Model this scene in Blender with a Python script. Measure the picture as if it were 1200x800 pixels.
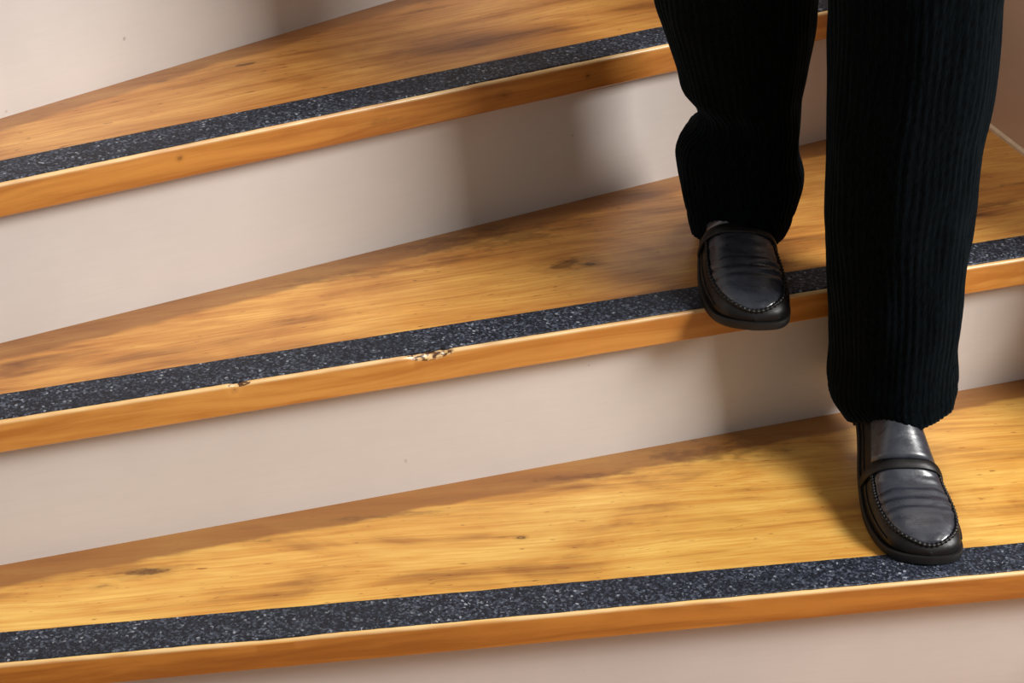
import bpy, bmesh, math, random
from mathutils import Vector, Matrix, noise

# ------------------------------------------------------------------ reset
for o in list(bpy.data.objects):
    bpy.data.objects.remove(o, do_unlink=True)
scene = bpy.context.scene
COL = scene.collection
random.seed(7)

# ------------------------------------------------------------------ camera
cd = bpy.data.cameras.new('camera')
cd.sensor_width = 36.0
cd.lens = 2176.75 / 1200 * 36.0
cd.clip_start = 0.05
cam = bpy.data.objects.new('camera', cd)
COL.objects.link(cam)
PITCH, ROLL = 0.54913, 0.03435
c, s = math.cos(PITCH), math.sin(PITCH)
fwd = Vector((0, c, -s)); up0 = Vector((0, s, c)); rt0 = Vector((1, 0, 0))
rt = rt0 * math.cos(ROLL) + up0 * math.sin(ROLL)
up = -rt0 * math.sin(ROLL) + up0 * math.cos(ROLL)
m = Matrix((rt, up, -fwd)).transposed().to_4x4()
m.translation = Vector((0, 0, 1.6701))
cam.matrix_world = m
scene.camera = cam

# ------------------------------------------------------------------ world and light
world = bpy.data.worlds.new('room_light'); scene.world = world
world.use_nodes = True
bg = world.node_tree.nodes['Background']
bg.inputs[0].default_value = (1.0, 0.95, 0.90, 1)
bg.inputs[1].default_value = 0.25

def area_light(name, loc, aim, size, power, colour):
    ld = bpy.data.lights.new(name, 'AREA'); ld.shape = 'RECTANGLE'
    ld.size, ld.size_y = size; ld.energy = power; ld.color = colour
    lo = bpy.data.objects.new(name, ld); COL.objects.link(lo)
    lo.location = loc
    lo.rotation_euler = (Vector(aim) - Vector(loc)).to_track_quat('-Z', 'Y').to_euler()
    return lo
area_light('window_light', (3.00, 0.46, 2.95), (0.05, 1.65, 0.65), (1.2, 1.2), 205, (1.0, 0.98, 0.95))
area_light('landing_lamp', (0.38, 1.98, 2.95), (0.30, 1.75, 0.5), (0.42, 0.42), 11, (1.0, 0.93, 0.84))

vs = scene.view_settings
scene.display_settings.display_device = 'sRGB'
vs.view_transform = 'Standard'; vs.look = 'None'; vs.gamma = 1.0
vs.use_curve_mapping = False
vs.exposure = 0.0

# ------------------------------------------------------------------ material helpers
def lin(r, g, b):
    f = lambda v: (v / 255 / 12.92) if v / 255 <= 0.04045 else ((v / 255 + 0.055) / 1.055) ** 2.4
    return (f(r), f(g), f(b), 1)

class NT:
    def __init__(self, name):
        self.mat = bpy.data.materials.new(name); self.mat.use_nodes = True
        self.t = self.mat.node_tree; self.t.nodes.clear()
        self.out = self.t.nodes.new('ShaderNodeOutputMaterial')
        self.b = self.t.nodes.new('ShaderNodeBsdfPrincipled')
        self.t.links.new(self.b.outputs[0], self.out.inputs[0])
        tc = self.t.nodes.new('ShaderNodeTexCoord'); self.obj = tc.outputs['Object']
    def set(self, k, v):
        i = self.b.inputs[k]
        if hasattr(v, 'links'): self.t.links.new(v, i)
        else: i.default_value = v
    def plug(self, i, v):
        if hasattr(v, 'links'): self.t.links.new(v, i)
        else: i.default_value = v
    def mapping(self, scale, loc=(0, 0, 0), vec=None):
        n = self.t.nodes.new('ShaderNodeMapping')
        n.inputs['Scale'].default_value = scale; n.inputs['Location'].default_value = loc
        self.t.links.new(vec or self.obj, n.inputs[0]); return n.outputs[0]
    def noise(self, vec, scale=1, detail=4, rough=.55, dist=0, colour=False):
        n = self.t.nodes.new('ShaderNodeTexNoise')
        n.inputs['Scale'].default_value = scale; n.inputs['Detail'].default_value = detail
        n.inputs['Roughness'].default_value = rough; n.inputs['Distortion'].default_value = dist
        self.t.links.new(vec, n.inputs['Vector']); return n.outputs['Color' if colour else 'Fac']
    def voronoi(self, vec, scale, out='Color'):
        n = self.t.nodes.new('ShaderNodeTexVoronoi'); n.inputs['Scale'].default_value = scale
        self.t.links.new(vec, n.inputs['Vector']); return n.outputs[out]
    def ramp(self, fac, stops, interp='LINEAR'):
        n = self.t.nodes.new('ShaderNodeValToRGB'); n.color_ramp.interpolation = interp
        e = n.color_ramp.elements
        while len(e) < len(stops): e.new(0.5)
        for el, (p, col) in zip(e, stops): el.position = p; el.color = col
        self.plug(n.inputs[0], fac); return n.outputs[0]
    def math(self, op, a, b=0.0, cc=0.0, clamp=False):
        n = self.t.nodes.new('ShaderNodeMath'); n.operation = op; n.use_clamp = clamp
        self.plug(n.inputs[0], a); self.plug(n.inputs[1], b)
        if len(n.inputs) > 2: self.plug(n.inputs[2], cc)
        return n.outputs[0]
    def smooth(self, v, lo, hi, a=0.0, b=1.0):
        n = self.t.nodes.new('ShaderNodeMapRange'); n.interpolation_type = 'SMOOTHSTEP'
        self.plug(n.inputs['Value'], v)
        n.inputs['From Min'].default_value = lo; n.inputs['From Max'].default_value = hi
        n.inputs['To Min'].default_value = a; n.inputs['To Max'].default_value = b
        return n.outputs[0]
    def mix(self, fac, a, b, mode='MIX'):
        n = self.t.nodes.new('ShaderNodeMix'); n.data_type = 'RGBA'; n.blend_type = mode
        self.plug(n.inputs[0], fac); self.plug(n.inputs[6], a); self.plug(n.inputs[7], b)
        return n.outputs[2]
    def sep(self, vec=None):
        n = self.t.nodes.new('ShaderNodeSeparateXYZ'); self.t.links.new(vec or self.obj, n.inputs[0]); return n.outputs
    def bump(self, h, strength=.3, dist=.002):
        n = self.t.nodes.new('ShaderNodeBump'); n.inputs['Strength'].default_value = strength
        n.inputs['Distance'].default_value = dist; self.plug(n.inputs['Height'], h)
        self.t.links.new(n.outputs[0], self.b.inputs['Normal'])

def wood(name, light, mid, dark, seed, knots_and_shade=(), band=None, nose=None, chips=()):
    """knots_and_shade: (x, y, z, half length, half width, strength); band: (c0, c1, width) of the nosing shade painted along the back;
    chips: bare wood spots. All in the board's own coordinates, grain along X."""
    n = NT(name)
    off = (seed * 3.1, seed * 1.7, seed * 0.9)
    X, Y, Z = n.sep()
    warp = n.noise(n.mapping((3, 9, 9), off), 1, 3, .5, 0, True)
    w = n.t.nodes.new('ShaderNodeVectorMath'); w.operation = 'MULTIPLY_ADD'
    n.t.links.new(warp, w.inputs[0]); w.inputs[1].default_value = (.05, .03, .03)
    n.t.links.new(n.obj, w.inputs[2]); wv = w.outputs[0]
    grain = n.noise(n.mapping((2.6, 42, 42), off, wv), 1, 6, .62, .5)
    blot = n.noise(n.mapping((4.5, 12, 12), (seed, 5, 2)), 1, 4, .55, .9)
    fibre = n.noise(n.mapping((9, 330, 330), off, wv), 1, 3, .6)
    col = n.ramp(n.math('MULTIPLY_ADD', blot, .55, n.math('MULTIPLY', grain, .45)),
                 [(.32, dark), (.46, mid), (.61, light)])
    col = n.mix(n.smooth(fibre, .35, .7, 0.0, .42), col, mid, 'MULTIPLY')
    # small dark pores lying along the grain
    fl = n.noise(n.mapping((60, 260, 260), off), 1, 2, .5)
    col = n.mix(n.smooth(fl, .66, .76, 0, .6), col, dark, 'MULTIPLY')
    dn0 = n.noise(n.mapping((12, 60, 60), off), 1, 3, .6)
    if nose:
        col = n.mix(n.smooth(Y, .0022, .0002), col, n.mix(n.smooth(grain, .35, .65), nose[0], nose[1]))
        # varnish rubbed off along the front edge
        rub = n.math('MULTIPLY', n.smooth(Z, -.0045, -.0012), n.smooth(Y, .0042, .0026))
        col = n.mix(n.math('MULTIPLY', rub, n.smooth(dn0, .30, .6, .25, .8)), col, lin(240, 206, 150))
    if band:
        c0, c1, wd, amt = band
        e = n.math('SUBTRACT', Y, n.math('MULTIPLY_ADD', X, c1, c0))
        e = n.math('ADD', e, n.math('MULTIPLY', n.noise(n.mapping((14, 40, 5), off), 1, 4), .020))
        col = n.mix(n.smooth(e, -wd, -wd + .008, 0, amt), col, dark)  # shade below the next nosing, painted into the wood colour
    dn = n.noise(n.mapping((38, 90, 90), off), 1, 3, .6)
    for (kx, ky, kz, a, b, st) in knots_and_shade:
        p = n.mapping((1 / a, 1 / b, 1 / b), (-kx / a, -ky / b, -kz / b))
        d = n.t.nodes.new('ShaderNodeVectorMath'); d.operation = 'LENGTH'
        n.t.links.new(p, d.inputs[0])
        r = n.math('ADD', d.outputs['Value'], n.math('MULTIPLY_ADD', dn, 1.5, -.75))
        rings = n.math('MULTIPLY_ADD', n.math('SINE', n.math('MULTIPLY', r, 9)), .3, .7)
        k = n.math('MULTIPLY', n.smooth(r, 1.0, .15, 0, st), rings)
        col = n.mix(k, col, lin(70, 34, 14))
    for (kx, ky, kz, a, b) in chips:
        p = n.mapping((1 / a, 1 / b, 1 / b), (-kx / a, -ky / b, -kz / b))
        d = n.t.nodes.new('ShaderNodeVectorMath'); d.operation = 'LENGTH'
        n.t.links.new(p, d.inputs[0])
        r = n.math('ADD', d.outputs['Value'], n.math('MULTIPLY_ADD', dn, .9, -.45))
        fine = n.noise(n.mapping((120, 260, 260), off), 1, 3, .6)
        raw = n.mix(n.smooth(fine, .46, .56), lin(92, 58, 34), lin(226, 186, 130))
        col = n.mix(n.smooth(r, 1.0, .8), col, raw)
    n.set('Base Color', col)
    n.set('Roughness', n.smooth(grain, .3, .7, .42, .30))
    n.set('Coat Weight', .25); n.set('Coat Roughness', .22)
    n.bump(n.math('ADD', fibre, n.math('MULTIPLY', grain, .6)), .12, .001)
    return n.mat

def paint(name, col, specks=True):
    n = NT(name)
    X, Y, Z = n.sep()
    a = n.noise(n.mapping((5, 5, 5)), 1, 4, .6)
    b = n.noise(n.mapping((20, 20, 260)), 1, 3, .6)
    cc = n.mix(n.smooth(a, .3, .7), tuple(v * .93 for v in col[:3]) + (1,), col)
    cc = n.mix(n.smooth(b, .35, .7, 0, .12), cc, tuple(v * .8 for v in col[:3]) + (1,))
    if specks:
        sp = n.noise(n.mapping((55, 55, 55), (3, 1, 7)), 1, 1, .4)
        cc = n.mix(n.smooth(sp, .80, .86, 0, .5), cc, lin(120, 80, 50))
    n.set('Base Color', cc); n.set('Roughness', .5)
    n.bump(b, .08, .001)
    return n.mat

def grit(name):
    n = NT(name)
    v = n.voronoi(n.obj, 480); v2 = n.voronoi(n.obj, 420)
    r1 = n.sep(v)[0]; r2 = n.sep(v2)[1]
    big = n.noise(n.mapping((6, 20, 20)), 1, 3, .5)
    col = n.ramp(r1, [(0, lin(14, 17, 26)), (.5, lin(36, 41, 54)), (.8, lin(66, 74, 90)), (1, lin(106, 114, 128))])
    col = n.mix(n.smooth(r2, .975, .99, 0, .8), col, lin(170, 178, 190))
    col = n.mix(n.smooth(big, .35, .7, .0, .5), col, lin(30, 35, 44))
    n.set('Base Color', col); n.set('Roughness', .55); n.set('Specular IOR Level', .35)
    n.bump(n.math('ADD', r1, n.math('MULTIPLY', r2, .6)), .9, .0012)
    return n.mat

def leather(name, col, rough, spec=.4):
    n = NT(name)
    a = n.noise(n.mapping((420, 420, 420)), 1, 2, .5)
    b = n.noise(n.mapping((50, 130, 60)), 1, 3, .55, .6)
    n.set('Base Color', n.mix(n.smooth(b, .3, .7), col, tuple(v * 1.35 for v in col[:3]) + (1,)))
    n.set('Roughness', n.smooth(b, .3, .7, rough, rough + .12)); n.set('Specular IOR Level', spec)
    n.bump(n.math('ADD', n.math('MULTIPLY', a, .25), b), .25, .0012)
    return n.mat

def cloth(name):
    n = NT(name)
    b = n.noise(n.mapping((600, 600, 90)), 1, 3, .6)
    n.set('Base Color', n.mix(n.smooth(b, .3, .7), lin(2, 3, 4), lin(9, 15, 19)))
    n.set('Roughness', .9); n.set('Specular IOR Level', .03)
    n.set('Sheen Weight', .08); n.set('Sheen Roughness', .35); n.set('Sheen Tint', (.45, .75, 1, 1))
    n.bump(b, .5, .001)
    return n.mat

def plain(name, col, rough=.6):
    n = NT(name)
    b = n.noise(n.mapping((90, 90, 90)), 1, 3, .5)
    n.set('Base Color', n.mix(n.smooth(b, .3, .7), col, tuple(v * .85 for v in col[:3]) + (1,)))
    n.set('Roughness', rough)
    return n.mat

# ------------------------------------------------------------------ object helpers
def link(name, verts, faces, mat, parent=None, smooth=False, auto=None):
    me = bpy.data.meshes.new(name)
    me.from_pydata([tuple(v) for v in verts], [], faces)
    bm = bmesh.new(); bm.from_mesh(me)
    bmesh.ops.recalc_face_normals(bm, faces=bm.faces)
    if auto is not None:
        for f in bm.faces: f.smooth = True
        for e in bm.edges:
            if len(e.link_faces) == 2 and e.calc_face_angle(0) > auto: e.smooth = False
    bm.to_mesh(me); bm.free()
    if smooth:
        for p in me.polygons: p.use_smooth = True
    me.materials.append(mat)
    o = bpy.data.objects.new(name, me); COL.objects.link(o)
    if parent: o.parent = parent
    return o

def empty(name, loc=(0, 0, 0)):
    o = bpy.data.objects.new(name, None); COL.objects.link(o); o.location = loc
    o.empty_display_size = .1
    return o

def prism(poly, z0, z1):
    k = len(poly)
    v = [(x, y, z0) for x, y in poly] + [(x, y, z1) for x, y in poly]
    f = [tuple(range(k - 1, -1, -1)), tuple(range(k, 2 * k))]
    f += [(i, (i + 1) % k, k + (i + 1) % k, k + i) for i in range(k)]
    return v, f

def bevel_obj(o, w, seg=2):
    md = o.modifiers.new('edge', 'BEVEL'); md.width = w; md.segments = seg; md.limit_method = 'ANGLE'
    md.angle_limit = math.radians(40)

# ------------------------------------------------------------------ the staircase layout
H, T, OV = 0.18, 0.0342, 0.027           # rise, board thickness, nosing overhang
S0, SW = 0.0033, 0.0413                  # grip strip: set-back and width
Z1 = 0.54                                # top of the tread the front foot lands on
# nosing lines y = a + x tan(phi), lowest first
NOSE = {-1: (0.948, math.radians(-8.5)), 0: (1.150, math.radians(1.2)),
        1: (1.3473, .1903), 2: (1.5547, .3575), 3: (1.7866, .5486), 4: (2.0907, .7710),
        5: (2.560, .996), 6: (3.30, 1.22)}
WX, WY = .5747, 2.1051                   # a point of the outer wall line
WD = Vector((.338, -.941)).normalized(); WN = Vector((WD.y, -WD.x))   # WN points into the stair
if WN.x > 0: WN = -WN
XL = -0.80                               # inner end at the newel

def wall_x(y): return WX + (WY - y) * .338 / .941
def isect_wall(k, off=0.0, inset=0.0):
    a, ph = NOSE[k]
    a2 = a + off / math.cos(ph); t = math.tan(ph)
    # x = WX + (WY - a2 - t x) q
    q = .338 / .941
    x = (WX - inset + (WY - a2) * q) / (1 + t * q)
    return x, a2 + t * x
def on_nose(k, x, off=0.0):
    a, ph = NOSE[k]; return x, a + off / math.cos(ph) + math.tan(ph) * x

M_riser = paint('riser_paint', lin(213, 205, 199))
M_wall = paint('wall_plaster', lin(232, 206, 184), False)
M_post = paint('post_paint', lin(214, 204, 194), False)
M_grit = grit('grip_grit')
M_floor = wood('floor_wood', lin(190, 140, 80), lin(160, 108, 56), lin(110, 66, 32), 9.0)
M_bead = plain('sealant_cream', lin(232, 206, 176), .5)

# room shell ----------------------------------------------------------------
v, f = prism([(-2.2, -1.2), (3.2, -1.2), (3.2, 3.6), (-2.2, 3.6)], -.06, 0)
o = link('floor', v, f, M_floor); o['kind'] = 'structure'
o['label'] = 'wooden floor at the foot of the stairs'
# outer wall: runs along the stair and stops beside the second step, so that the daylight comes past its end
e0 = Vector((WX, WY)) + WD * .46; e1 = Vector((WX, WY)) - WD * 1.55
wall_poly = [tuple(e0), tuple(e1), tuple(e1 - WN * .12), tuple(e0 - WN * .12)]
v, f = prism(wall_poly, 0, 2.2)
o = link('wall_right', v, f, M_wall); o['kind'] = 'structure'
o['label'] = 'beige plaster wall at the outer end of the treads'

v, f = prism([(-2.2, 3.6), (3.2, 3.6), (3.2, 3.72), (-2.2, 3.72)], 0, 2.6)
o = link('wall_back', v, f, M_wall); o['kind'] = 'structure'
o['label'] = 'plain plaster wall far behind the staircase'

# staircase -------------------------------------------------------------------
stair = empty('staircase', (0, 1.5, 0))
stair['label'] = 'winding wooden staircase with white risers and black grip strips on the treads'
stair['category'] = 'staircase'
def under_stair(o): o.parent = stair; o.matrix_parent_inverse = Matrix.Translation((0, -1.5, 0))

hon = (lin(226, 172, 84), lin(196, 138, 60), lin(128, 76, 30))
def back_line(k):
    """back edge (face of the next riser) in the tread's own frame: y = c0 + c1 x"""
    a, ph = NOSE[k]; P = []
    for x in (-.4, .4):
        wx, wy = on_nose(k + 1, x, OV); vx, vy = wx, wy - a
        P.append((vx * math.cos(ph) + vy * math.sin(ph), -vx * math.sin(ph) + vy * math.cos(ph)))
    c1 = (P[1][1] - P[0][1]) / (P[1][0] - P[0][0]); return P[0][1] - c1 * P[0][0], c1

WOODS = {
 1: dict(light=lin(242, 200, 108), mid=lin(220, 166, 80), dark=lin(142, 88, 40), seed=1.0,
         knots_and_shade=[(-.328, .117, 0, .045, .013, .85), (-.37, .100, 0, .02, .006, .5), (.039, .1213, 0, .010, .004, .8), (.02, .125, 0, .03, .003, .4),
                (.06, .0507, 0, .006, .003, .5), (-.2125, .150, 0, .03, .005, .4), (.27, .240, 0, .16, .040, .55), (.12, .215, 0, .10, .012, .45), (-.10, .175, 0, .14, .008, .4)], band=.028, bandamt=.8,  # broad mark at the back: brown figure with leg shadow painted in
         nose=(lin(160, 94, 34), lin(196, 126, 52))),
 2: dict(light=lin(232, 178, 94), mid=lin(202, 142, 70), dark=lin(120, 72, 34), seed=2.3,
         knots_and_shade=[(.107, .127, 0, .050, .026, .75), (.13, .122, 0, .014, .009, .85), (.05, .205, 0, .20, .05, .5), (-.12, .17, 0, .16, .018, .35), (.62, .12, 0, .09, .014, .5), (.66, .16, 0, .07, .008, .5),  # widest mark: brown figure that also paints in the leg shadow
                (-.276, -.001, -.006, .005, .006, .7)],
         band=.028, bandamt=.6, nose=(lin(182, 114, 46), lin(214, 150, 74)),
         chips=[(-.084, .002, -.002, .027, .0075), (-.272, .001, -.001, .012, .003)]),
 3: dict(light=lin(222, 166, 88), mid=lin(192, 132, 64), dark=lin(114, 68, 32), seed=3.9,
         knots_and_shade=[(-.24, .1534, 0, .03, .006, .8), (-.335, .1515, 0, .02, .004, .5), (-.02, -.0, -.018, .016, .007, .7), (.083, 0, -.016, .008, .006, .7),
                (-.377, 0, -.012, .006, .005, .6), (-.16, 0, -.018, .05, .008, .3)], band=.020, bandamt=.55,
         nose=(lin(164, 98, 38), lin(204, 138, 64))),
}
def make_tread(k):
    a, ph = NOSE[k]; z = Z1 + (k - 1) * H
    cs, sn = math.cos(ph), math.sin(ph)
    def loc(p):
        vx, vy = p[0], p[1] - a
        return vx * cs + vy * sn, -vx * sn + vy * cs
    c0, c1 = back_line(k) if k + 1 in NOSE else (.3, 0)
    ext = .03                                                   # the board runs on under the next riser
    fl = loc(on_nose(k, XL)); fr = loc(isect_wall(k, 0, .001))
    bl_w = on_nose(k + 1, XL, OV + ext); br_w = isect_wall(k + 1, OV + ext, .001)
    bl = loc(bl_w); br = loc(br_w)
    N = 320
    prof = [('b', 0.0), ('f', .006, 0.0), ('f', .003, 0.0)]
    R = .0032
    arc = [(R - R * math.sin(i * math.pi / 2 / 4), -R + R * math.cos(i * math.pi / 2 / 4)) for i in range(5)]
    rows = []
    rng = random.Random(k * 11)
    for i in range(N + 1):
        t = i / N
        F = (fl[0] + (fr[0] - fl[0]) * t, 0.0); B = (bl[0] + (br[0] - bl[0]) * t, bl[1] + (br[1] - bl[1]) * t)
        x = F[0]
        # slight wear of the front edge
        wv = .0007 * noise.noise((x * 9, k * 5.1, 0)) + .0004 * noise.noise((x * 40, k * 3.3, 2))
        dent = 0.0
        if k == 2:
            for cx, ww, dp in ((-.084, .026, .0065), (-.272, .006, .003)):
                u = (x - cx) / ww
                if abs(u) < 1: dent = max(dent, dp * (1 - u * u) * (.25 + 1.5 * abs(noise.noise((x * 150, 4, 9)))))
        if k == 1:
            u = (x + .215) / .05
            if abs(u) < 1: dent = max(dent, .0014 * (1 - u * u))
        pts = [(B[0], B[1], 0.0), (F[0] + (B[0] - F[0]) * .5, B[1] * .5, 0), (x, .012, 0.0)]
        for (py, pz) in arc:
            dd = dent + wv
            pts.append((x, max(py + dd * (1.0 if pz > -R * .98 else .35), 0), pz - dent * .8))
        pts += [(x, 0.0, -T * .5), (x, 0.0, -T + .002), (x, .002, -T), (x, .03, -T), (B[0], B[1], -T)]
        rows.append(pts)
    n = len(rows[0]); vv = [p for r in rows for p in r]; ff = []
    for i in range(N):
        for j in range(n):
            j2 = (j + 1) % n
            ff.append((i * n + j, i * n + j2, (i + 1) * n + j2, (i + 1) * n + j))
    ff.append(tuple(range(n))); ff.append(tuple(range(N * n + n - 1, N * n - 1, -1)))
    spec = WOODS.get(k)
    if spec:
        mat = wood('tread_wood_%d' % k, spec['light'], spec['mid'], spec['dark'], spec['seed'], spec['knots_and_shade'],
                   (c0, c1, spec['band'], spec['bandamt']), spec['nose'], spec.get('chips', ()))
    else:
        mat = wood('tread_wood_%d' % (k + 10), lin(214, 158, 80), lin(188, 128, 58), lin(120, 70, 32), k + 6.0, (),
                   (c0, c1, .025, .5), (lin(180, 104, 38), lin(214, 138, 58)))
    o = link('tread', vv, ff, mat, auto=math.radians(35))
    o.matrix_world = Matrix.Translation((0, a, z)) @ Matrix.Rotation(ph, 4, 'Z')
    under_stair(o)
    if k == 2: o['label'] = 'honey coloured tread with a chipped front edge'
    # grip strip
    NS = 260; sv, sf = [], []
    xa = loc(on_nose(k, XL + .03))[0]; xb = fr[0] - .012
    for i in range(NS + 1):
        x = xa + (xb - xa) * i / NS
        w1 = .0006 * noise.noise((x * 30, k * 7, 1)) + .0004 * noise.noise((x * 110, k, 5))
        w2 = .0006 * noise.noise((x * 25, k * 4, 8)) + .0003 * noise.noise((x * 110, k, 15))
        y0, y1 = S0 + w1, S0 + SW + w2
        if k == 2 and abs(x + .084) < .026: y0 += .007 * (1 - ((x + .084) / .026) ** 2) * abs(noise.noise((x * 150, 4, 9))) * 1.5
        hh = .0016
        sv += [(x, y0, -.0012), (x, y0, hh * .6), (x, y0 + .0007, hh), (x, y1 - .0007, hh), (x, y1, hh * .6), (x, y1, -.0012)]
    for i in range(NS):
        for j in range(6):
            j2 = (j + 1) % 6; sf.append((i * 6 + j, i * 6 + j2, i * 6 + 6 + j2, i * 6 + 6 + j))
    sf.append(tuple(range(6))); sf.append(tuple(range(NS * 6 + 5, NS * 6 - 1, -1)))
    g = link('grip_strip', sv, sf, M_grit, o)
    # bead of sealant where the board meets the wall
    if k in (2, 3, 4):
        A = isect_wall(k, .004, 0); Bp = isect_wall(k + 1, OV, 0)
        A = loc(A); Bp = loc(Bp)
        wl = (Vector(Bp) - Vector(A)).normalized(); nn = Vector((-wl.y, wl.x))
        bv, bf = [], []
        for q in (A, Bp):
            for (dn, dz) in ((0, .0), (.0045, .0), (.0038, .0028), (0, .005)):
                bv.append((q[0] + nn.x * dn, q[1] + nn.y * dn, dz))
        bf = [(j, (j + 1) % 4, 4 + (j + 1) % 4, 4 + j) for j in range(4)] + [(0, 1, 2, 3), (7, 6, 5, 4)]
        link('sealant_bead', bv, bf, M_bead, o)
    return o

def make_riser(k):
    a, ph = NOSE[k]; zt = Z1 + (k - 1) * H - T; zb = max(Z1 + (k - 2) * H, 0)
    L0 = on_nose(k, XL, OV); R0 = isect_wall(k, OV, .001)
    N = 60; vv, ff = [], []
    nx, ny = -math.sin(ph), math.cos(ph)
    M = 8
    # front face as a slightly uneven grid, board 18 mm thick
    for side in (0, 1):
        for i in range(N + 1):
            for j in range(M + 1):
                t = i / N; z = zb + (zt - zb) * j / M
                x = L0[0] + (R0[0] - L0[0]) * t; y = L0[1] + (R0[1] - L0[1]) * t
                d = (.0012 * noise.noise((x * 4, z * 6, k)) if 0 < i < N and 0 < j < M else 0) if side == 0 else .018
                vv.append((x + nx * d, y + ny * d - a, z - zb))
    W = M + 1; B = (N + 1) * W
    for i in range(N):
        for j in range(M):
            q = (i * W + j, (i + 1) * W + j, (i + 1) * W + j + 1, i * W + j + 1)
            ff.append(q); ff.append(tuple(B + t for t in reversed(q)))
    for i in range(N):
        for j in (0, M): ff.append((i * W + j, (i + 1) * W + j, B + (i + 1) * W + j, B + i * W + j))
    for j in range(M):
        for i in (0, N): ff.append((i * W + j, i * W + j + 1, B + i * W + j + 1, B + i * W + j))
    o = link('riser', vv, ff, M_riser, auto=math.radians(30))
    o.location = (0, a, zb)
    under_stair(o)
    return o

for k in range(-1, 6):
    make_riser(k); make_tread(k)
# newel at the narrow ends
v, f = prism([(-.94, .98), (-.80, .98), (-.80, 1.42), (-.94, 1.42)], 0, 2.3)
o = link('newel_post', v, f, M_post); bevel_obj(o, .012, 3); under_stair(o)
o['label'] = 'painted newel at the narrow tread ends'
# outer string closing the lower steps where the wall has ended
x0, y0 = isect_wall(-1, 0.0); ee = Vector((WX, WY)) + WD * .465
prof = [(0, 0), (.60, 0)]
L = Vector((x0, y0)); d = (ee - L); ln = d.length; d.normalize(); nrm = Vector((d.y, -d.x))
pts = [(-.03, 0), (ln, 0), (ln, .74), (.42 * ln, .50), (-.03, .24)]
sv = [(L.x + d.x * u, L.y + d.y * u, z) for u, z in pts] + [(L.x + d.x * u + nrm.x * .03, L.y + d.y * u + nrm.y * .03, z) for u, z in pts]
sf = [(0, 1, 2, 3, 4), (9, 8, 7, 6, 5)] + [(i, (i + 1) % 5, 5 + (i + 1) % 5, 5 + i) for i in range(5)]
o = link('outer_string', sv, sf, M_post); under_stair(o)

# ------------------------------------------------------------------ the person
M_cloth = cloth('black_corduroy')
M_leather = leather('black_leather', lin(13, 11, 12), .38)
M_apron = leather('polished_sheen_leather', lin(42, 45, 54), .25, 1.0)  # lighter bluish base paints in the sheen on the shoe top
M_sole = plain('sole_rubber', lin(18, 16, 16), .6)
M_seam = plain('seam_thread', lin(30, 28, 30), .5)
M_sock = plain('sock_knit', lin(12, 12, 14), .9)

person = empty('person', (.30, 1.62, Z1))
person['label'] = 'person stepping down the stairs in black corduroy trousers and black leather loafers'
person['category'] = 'person'
PINV = Matrix.Translation((-.30, -1.62, -Z1))
def under_person(o): o.parent = person; o.matrix_parent_inverse = PINV

def interp(tab, x):
    """smooth (monotone-ish) interpolation of rows (x, v1, v2, ...)"""
    if x <= tab[0][0]: return tab[0][1:]
    if x >= tab[-1][0]: return tab[-1][1:]
    for i in range(len(tab) - 1):
        if tab[i][0] <= x <= tab[i + 1][0]: break
    p1, p2 = tab[i], tab[i + 1]; p0 = tab[i - 1] if i else p1; p3 = tab[i + 2] if i + 2 < len(tab) else p2
    t = (x - p1[0]) / (p2[0] - p1[0]); r = []
    for q in range(1, len(p1)):
        dx = p2[0] - p1[0]
        m1 = (p2[q] - p0[q]) / (p2[0] - p0[0]) * dx; m2 = (p3[q] - p1[q]) / (p3[0] - p1[0]) * dx
        r.append((2*t**3 - 3*t*t + 1) * p1[q] + (t**3 - 2*t*t + t) * m1 + (-2*t**3 + 3*t*t) * p2[q] + (t**3 - t*t) * m2)
    return r

# z, centre x, centre y, half width x, half depth y   (front leg = the one further down)
LEG_FRONT = [(.617, .4075, 1.643, .0570, .071), (.634, .4000, 1.644, .0655, .072), (.681, .3949, 1.6427, .0645, .068), (.734, .3883, 1.6387, .0665, .071),
             (.785, .3819, 1.6349, .0692, .074), (.825, .3768, 1.632, .0717, .076), (.883, .3718, 1.6275, .0733, .078), (.930, .3668, 1.624, .0742, .080),
             (.975, .3651, 1.6206, .0767, .083), (1.019, .3611, 1.6173, .0775, .085), (1.062, .3565, 1.614, .0775, .087), (1.112, .352, 1.615, .079, .090),
             (1.22, .343, 1.640, .083, .098), (1.34, .335, 1.672, .089, .108), (1.42, .33, 1.69, .093, .115)]
LEG_BACK = [(.750, .2372, 1.762, .0500, .072), (.764, .2373, 1.765, .0560, .075), (.792, .2362, 1.768, .0640, .075), (.8144, .2345, 1.7664, .0672, .072), (.8367, .2292, 1.761, .0646, .070),
            (.8567, .2300, 1.756, .0608, .066), (.866, .2345, 1.7535, .0562, .062), (.8785, .2365, 1.750, .0535, .061), (.8947, .2335, 1.746, .0550, .063), (.9123, .2253, 1.742, .0621, .068), (.941, .2202, 1.735, .0674, .073),
            (.983, .2120, 1.724, .0755, .080), (1.017, .2048, 1.716, .0802, .085), (1.074, .1984, 1.702, .0832, .090), (1.18, .195, 1.692, .085, .098),
            (1.32, .195, 1.692, .089, .108), (1.42, .195, 1.69, .093, .115)]
NSEG, NR = 240, 150
ZC, XM, YC = 1.42, .2625, 1.69
WALES = 60
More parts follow.
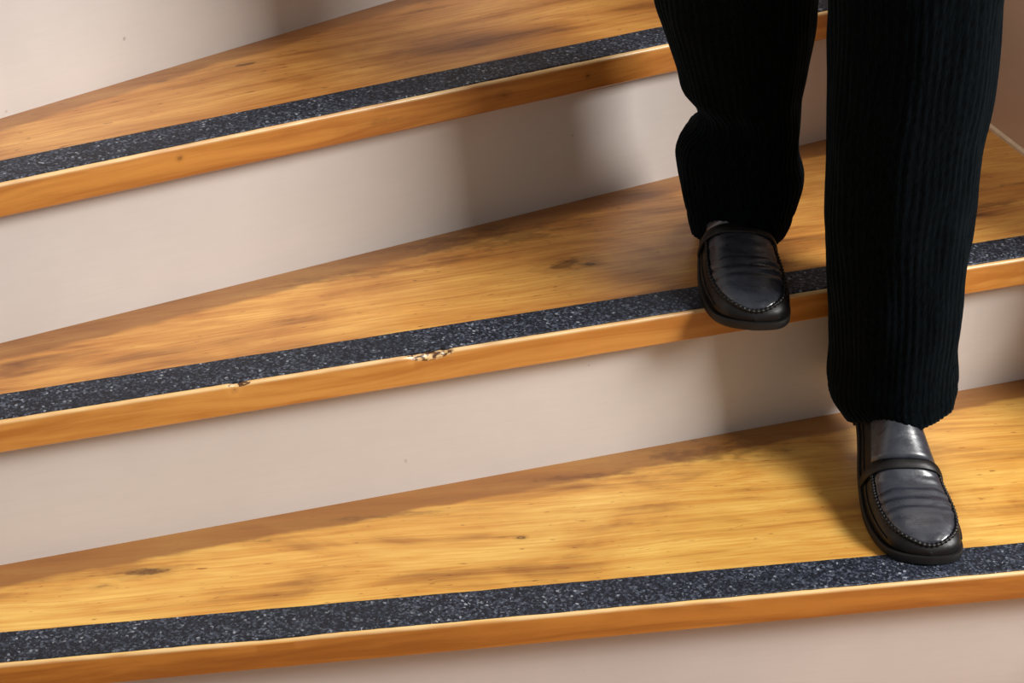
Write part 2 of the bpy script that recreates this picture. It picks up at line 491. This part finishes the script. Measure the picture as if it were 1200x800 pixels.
def leg_rings(tab, seed, droop):
    z0 = tab[0][0]; rings = []
    zs = [z0 + (ZC - z0) * (i / NR) for i in range(NR + 1)]
    for i, z in enumerate(zs):
        cx, cy, rx, ry = interp(tab, z)
        ring = []
        up_ = max(0, min(1, (z - 1.22) / (ZC - 1.22)));  up_ = up_ * up_ * (3 - 2 * up_)
        hz = z - z0
        for j in range(NSEG):
            th = 2 * math.pi * j / NSEG
            ct, st = math.cos(th), math.sin(th)
            # cloth folds: slow waves that run down the leg, stronger near the hem
            amp = .0035 + .003 * math.exp(-hz / .12)
            fo = amp * noise.noise((ct * 1.6 + seed, st * 1.6, z * 7)) + .0022 * noise.noise((ct * 3.5, st * 3.5 + seed, z * 16))
            # corduroy wales with a little wander
            wob = .9 * noise.noise((ct * 2 + 9, st * 2 + seed, z * 10))
            ph = WALES * th + 3.6 * wob
            wale = .0018 * (abs(math.cos(ph / 2)) - .6) * (.7 + .6 * noise.noise((ct * 5, st * 5, z * 30 + seed)))
            hem = -.0012 * math.exp(-((hz - .022) / .0035) ** 2)      # sewn line above the hem
            d = fo + wale + hem
            x = cx + (rx + d) * ct; y = cy + (ry + d) * st
            zz = z - droop[0] * math.exp(-hz / .05) * max(0, (-ct - .55) / .45) ** 1.5 + droop[1] * math.exp(-hz / .05) * max(0, ct) \
                 + .003 * math.exp(-hz / .03) * noise.noise((ct * 2.5 + seed, st * 2.5, 3))
            # hip end: the two legs meet in the middle plane
            inner = (ct < 1e-9) if seed == 1 else (ct > -1e-9)
            tx = XM if inner else XM + (.175 * ct)
            ty = YC + .125 * st
            ring.append(Vector((x + (tx - x) * up_, y + (ty - y) * up_, zz)))
        rings.append(ring)
    return rings

fr = leg_rings(LEG_FRONT, 1, (.026, .008)); bk = leg_rings(LEG_BACK, 2, (.004, .002))
V, F = [], []
def add_leg(rings, share=None):
    # inner turn-up of the hem first
    ids = []
    hem = rings[0]; cxy = sum((p for p in hem), Vector()) / NSEG
    def shrunk(dr, dz):
        return [Vector((p.x - (p.x - cxy.x) / max((p - cxy).length, 1e-6) * dr, p.y - (p.y - cxy.y) / max((p - cxy).length, 1e-6) * dr, p.z + dz)) for p in hem]
    seq = [shrunk(.006, .05), shrunk(.0045, .004), shrunk(.002, -.0012)] + rings
    for q, ring in enumerate(seq):
        row = []
        for j, p in enumerate(ring):
            if share and q == len(seq) - 1 and j in share: row.append(share[j]); continue
            V.append(p); row.append(len(V) - 1)
        ids.append(row)
    for a_, b_ in zip(ids, ids[1:]):
        for j in range(NSEG):
            F.append((a_[j], a_[(j + 1) % NSEG], b_[(j + 1) % NSEG], b_[j]))
    return ids[-1]
top_f = add_leg(fr)
Q = NSEG // 4
share = {(NSEG // 2 - j) % NSEG: top_f[j] for j in range(Q, 3 * Q + 1)}
top_b = add_leg(bk, share)
loop = [top_f[j % NSEG] for j in range(-Q, Q + 1)] + [top_b[j] for j in range(Q + 1, 3 * Q)]
for (z, ax, by, dy) in ((1.46, .182, .130, 0), (1.52, .180, .128, .004), (1.58, .168, .118, .006), (1.63, .155, .108, .008), (1.66, .152, .105, .008)):
    new = []
    for q in range(len(loop)):
        th = -math.pi / 2 + 2 * math.pi * q / len(loop)
        V.append(Vector((XM + ax * math.cos(th), YC + dy + by * math.sin(th), z))); new.append(len(V) - 1)
    for q in range(len(loop)):
        F.append((loop[q], loop[(q + 1) % len(loop)], new[(q + 1) % len(loop)], new[q]))
    loop = new
F.append(tuple(loop))
tr = link('trousers', V, F, M_cloth, smooth=True)
under_person(tr)

# --- loafers: built flat, heel at y = 0, toe at y = LEN, then placed
LEN = .262
PLAN = [(0, .0), (.01, .014), (.03, .0235), (.08, .0310), (.16, .0345), (.28, .0335), (.40, .0345), (.52, .0395), (.64, .0440), (.74, .0468), (.82, .0470),
        (.89, .0445), (.94, .0395), (.975, .0300), (.992, .0170), (1.0, 0.0)]
TOP = [(0, .048), (.03, .058), (.10, .062), (.20, .066), (.27, .071), (.33, .0745), (.38, .0735), (.45, .0690), (.52, .0615), (.60, .0540), (.70, .0465), (.80, .0405),
       (.88, .0340), (.94, .0280), (.975, .0225), (.993, .0175), (1.0, .0140)]
def zb(sv_):
    if sv_ < .26: return .013
    if sv_ < .50: t = (sv_ - .26) / .24; return .013 * (1 - t * t * (3 - 2 * t))
    if sv_ > .80: t = (sv_ - .80) / .20; return .0025 * t * t
    return 0.0
def half(sv_): return max(interp(PLAN, sv_)[0], 0) * .88
def bend(sv_): return .015 * (max(0, sv_ - .40) / .60) ** 1.5     # swing of the last towards the toe
SOLE = .0080
def surf(sv_, u, off=0.0):
    """point on the upper: u = -1..1 across, over the top"""
    w = half(sv_); h0 = zb(sv_) + SOLE; hh = max(interp(TOP, sv_)[0] - h0, .004)
    n_ = 2.9 - 0.9 * max(0, min(1, (.62 - sv_) / .25))
    ang = u * math.pi / 2
    cu, su = abs(math.cos(ang)), abs(math.sin(ang))
    x = math.copysign(su ** (2 / n_), u) * w * (1.0 + .05 * cu * su)
    z = h0 + hh * cu ** (2 / n_)
    ln_ = math.hypot(x / max(w, 1e-4), (z - h0) / hh) or 1
    return Vector((x + off * su * (1 if u > 0 else -1), sv_ * LEN + off * .3 * max(0, (sv_ - .85) / .15), z + off * cu))
def surf_b(sv_, u, side, off=0.0):
    p = surf(sv_, u, off); p.x += side * bend(sv_); return p

def stations(n):
    return [.5 - .5 * math.cos(math.pi * i / n) for i in range(n + 1)]

def make_loafer(name, side, mw, flex=0.0):
    parts = []
    root = None
    # upper
    ST = stations(72); NU = 40; vv, ff = [], []
    for sv_ in ST:
        for j in range(NU + 1):
            u = -1 + 2 * j / NU
            cre = 0.0
            if   .66 < sv_ < .84:     # walking creases across the vamp
                cre = -.0009 * (max(0, math.sin((sv_ - .60) * 95 + 1.5 * noise.noise((u * 2, sv_ * 8, side)))) ** 3) * math.cos(u * math.pi / 2)
            vv.append(surf_b(sv_, u, side, cre))
    W = NU + 1
    for i in range(len(ST) - 1):
        for j in range(NU): ff.append((i * W + j, i * W + j + 1, (i + 1) * W + j + 1, (i + 1) * W + j))
        ff.append((i * W + NU, i * W, (i + 1) * W, (i + 1) * W + NU))
    upper = link(name, vv, ff, M_leather, smooth=True)
    # apron: the polished plate on top of the forefoot
    def ua(sv_):                       # half angle of the plate, rounded at the toe
        t = max(0, min(1, (sv_ - .78) / (.984 - .78)))
        return .60 * math.sqrt(max(0, 1 - t ** 2.6))
    A0, A1 = .620, .984
    na, nu = 60, 30; vv, ff = [], []
    for i in range(na + 1):
        q = i / na; sv_ = A0 + (A1 - A0) * (1 - (1 - q) ** 1.7)
        m_ = ua(sv_)
        for j in range(nu + 1):
            t = -1 + 2 * j / nu; u = t * m_
            rim = (1 - abs(t) ** 8)
            cre = 0
            for cpos, amp in ((.74, .0010), (.785, .0014), (.83, .0009)):
                cc_ = cpos + .012 * noise.noise((t * 1.6, cpos * 40, side * 3)) + .008 * t
                cre -= amp * math.exp(-((sv_ - cc_) / .006) ** 2) * (1 - .5 * t * t)
                cre += amp * .7 * math.exp(-((sv_ - cc_ - .016) / .010) ** 2)
            cre += .0006 * noise.noise((t * 2, sv_ * 30, side * 5))
            endr = min(1, (A1 - sv_) / .012)
            vv.append(surf_b(sv_, u, side, -.0015 + (.0033 * rim + cre) * max(endr, .0)))
    W = nu + 1
    for i in range(na):
        for j in range(nu): ff.append((i * W + j, i * W + j + 1, (i + 1) * W + j + 1, (i + 1) * W + j))
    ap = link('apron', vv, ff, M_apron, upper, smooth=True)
    md = ap.modifiers.new('thickness', 'SOLIDIFY'); md.thickness = .0012; md.offset = -1
    # puckered seam around the apron
    path = []
    for i in range(70): 
        q = i / 69; sv_ = A0 + (A1 - A0) * (1 - (1 - q) ** 2.4); path.append((sv_, -ua(sv_)))
    path += [(a_, -b_) for a_, b_ in reversed(path[:-1])]
    P3 = [surf_b(a_, b_, side, .0008) for a_, b_ in path]
    # resample evenly
    acc = [0]
    for p, q in zip(P3, P3[1:]): acc.append(acc[-1] + (q - p).length)
    NP = 200; RS = []
    k = 0
    for i in range(NP + 1):
        dd = acc[-1] * i / NP
        while k < len(acc) - 2 and acc[k + 1] < dd: k += 1
        t = (dd - acc[k]) / max(acc[k + 1] - acc[k], 1e-9); RS.append(P3[k].lerp(P3[k + 1], min(max(t, 0), 1)))
    vv, ff = [], []
    for i, p in enumerate(RS):
        tg = (RS[min(i + 1, NP)] - RS[max(i - 1, 0)]).normalized()
        sd = tg.cross(Vector((0, 0, 1))).normalized(); un = sd.cross(tg).normalized()
        r_ = .0019 + .0006 * math.cos(i * math.pi / 2)
        for j in range(8):
            th = 2 * math.pi * j / 8; vv.append(p + sd * r_ * math.cos(th) + un * r_ * math.sin(th))
    for i in range(NP):
        for j in range(8): ff.append((i * 8 + j, i * 8 + (j + 1) % 8, i * 8 + 8 + (j + 1) % 8, i * 8 + 8 + j))
    ff.append(tuple(range(8))); ff.append(tuple(range(NP * 8 + 7, NP * 8 - 1, -1)))
    link('apron_seam', vv, ff, M_leather, upper, smooth=True)
    # strap over the instep and the tongue behind it
    def patch(nm, s0, s1, um, off, th, mat, crown=0):
        vv, ff = [], []; n1, n2 = 10, 40
        for i in range(n1 + 1):
            a_ = i / n1
            for j in range(n2 + 1):
                t = -1 + 2 * j / n2
                sh = s0 + (s1 - s0) * a_ - .02 * t * t
                vv.append(surf_b(sh, t * um, side, off + crown * math.sin(math.pi * a_)))
        for i in range(n1):
            for j in range(n2): ff.append((i * 41 + j, i * 41 + j + 1, i * 41 + 42 + j, i * 41 + 41 + j))
        o = link(nm, vv, ff, mat, upper, smooth=True)
        md = o.modifiers.new('thickness', 'SOLIDIFY'); md.thickness = th; md.offset = -1
        return o
    patch('strap', .586, .628, .93, .0036, .004, M_leather, .0008)
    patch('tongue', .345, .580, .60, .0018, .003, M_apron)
    # sole and heel
    def slab(nm, s0, s1, grow, f0, f1, mat):
        n1 = 48; vv, ff = [], []
        sts = [s0 + (s1 - s0) * (.5 - .5 * math.cos(math.pi * i / n1)) for i in range(n1 + 1)]
        for sv_ in sts:
            w = half(sv_) + grow if 0 < sv_ < 1 else grow * .5
            y = -grow + sv_ * (LEN + 2 * grow)
            b_ = side * bend(sv_)
            z0, z1 = f0(sv_), f1(sv_)
            for (x, z) in ((-w + .001, z0), (-w, z0 + .001), (-w, z1 - .001), (-w + .001, z1), (w - .001, z1), (w, z1 - .001), (w, z0 + .001), (w - .001, z0)):
                vv.append((x + b_, y, z))
        for i in range(n1):
            for j in range(8): ff.append((i * 8 + j, i * 8 + (j + 1) % 8, i * 8 + 8 + (j + 1) % 8, i * 8 + 8 + j))
        ff.append(tuple(range(8))); ff.append(tuple(range(n1 * 8 + 7, n1 * 8 - 1, -1)))
        return link(nm, vv, ff, mat, upper, auto=math.radians(40))
    slab('sole', 0, 1, .0028, zb, lambda q: zb(q) + SOLE + .0004, M_sole)
    slab('heel', 0, .25, .0020, lambda q: 0.0, lambda q: .0135, M_sole)
    # stitched line along the side of the upper
    for sgn in (-1, 1):
        ln_ = [surf_b(.12 + .80 * i / 90, sgn * .86, side, .0006) for i in range(91)]
        vv, ff = [], []
        for i, p in enumerate(ln_):
            tg = (ln_[min(i + 1, 90)] - ln_[max(i - 1, 0)]).normalized(); sd = tg.cross(Vector((0, 0, 1))).normalized(); un = sd.cross(tg)
            for j in range(5):
                th = 2 * math.pi * j / 5; vv.append(p + sd * .0009 * math.cos(th) + un * .0009 * math.sin(th))
        for i in range(90):
            for j in range(5): ff.append((i * 5 + j, i * 5 + (j + 1) % 5, i * 5 + 5 + (j + 1) % 5, i * 5 + 5 + j))
        link('side_stitching', vv, ff, M_seam, upper, smooth=True)
    # flex at the ball of the foot: the heel comes up, the forefoot stays flat
    if flex:
        y_a, y_b = .60 * LEN, .78 * LEN
        path = [(y_b, 0.0, 0.0)]; n1 = 200; y = y_b; py, pz = y_b, 0.0; step = (y_b + .01) / n1
        for i in range(n1):
            t = min(1, max(0, (y_b - y) / (y_b - y_a))); an = flex * t * t * (3 - 2 * t)
            py -= math.cos(an) * step; pz += math.sin(an) * step; y -= step
            path.append((py, pz, an))
        for o in [upper] + list(upper.children):
            for vtx in o.data.vertices:
                if vtx.co.y < y_b:
                    q = min((y_b - vtx.co.y) / step, n1 - .001); i = int(q); fq = q - i
                    a_, b_ = path[i], path[i + 1]
                    cy_, cz_, an = (a_[k_] + (b_[k_] - a_[k_]) * fq for k_ in range(3))
                    z_ = vtx.co.z
                    vtx.co.y = cy_ + z_ * math.sin(an); vtx.co.z = cz_ + z_ * math.cos(an)
    upper.matrix_world = mw
    under_person(upper)
    return upper

def shoe_matrix(toe, dirv, pitch):
    d = Vector((dirv[0], dirv[1], 0)).normalized()
    yaw = math.atan2(d.y, d.x) - math.pi / 2
    R_ = Matrix.Rotation(yaw, 4, 'Z') @ Matrix.Rotation(-pitch, 4, 'X')
    piv = Vector((0, LEN * .80, 0))                # ball of the foot stays on the board
    world_piv = Vector((toe[0], toe[1], toe[2])) - d * (LEN * .20)
    return Matrix.Translation(world_piv) @ R_ @ Matrix.Translation(-piv)
GT = .0017                                        # grip strip stands this proud
sh_f = make_loafer('loafer', -1, shoe_matrix((.402, 1.450, Z1 + GT), (.03, -1), 0), math.radians(17))
sh_f['label'] = 'polished black loafer on the lowest full tread'
sh_b = make_loafer('loafer', -1, shoe_matrix((.226, 1.592, Z1 + H + GT), (-.02, -1), math.radians(4)))
sh_b['label'] = 'black loafer in shade, toe over the nosing'

# socks inside the trouser legs
for (x, y, z, tab) in ((.385, 1.637, Z1, LEG_FRONT), (.222, 1.775, Z1 + H, LEG_BACK)):
    vv, ff = [], []
    for i in range(12):
        zz = z + .06 + i * .012; r_ = .026 + .0012 * abs(i - 4)
        t = i / 11; cx, cy = interp(tab, max(zz, tab[0][0]))[:2]
        px, py = x + (cx - x) * t, y + (cy - y) * t
        for j in range(24):
            th = 2 * math.pi * j / 24; vv.append((px + r_ * math.cos(th), py + r_ * 1.15 * math.sin(th), zz))
    for i in range(11):
        for j in range(24): ff.append((i * 24 + j, i * 24 + (j + 1) % 24, i * 24 + 24 + (j + 1) % 24, i * 24 + 24 + j))
    ff.append(tuple(range(24))); ff.append(tuple(range(11 * 24 + 23, 11 * 24 - 1, -1)))
    under_person(link('sock', vv, ff, M_sock, smooth=True))
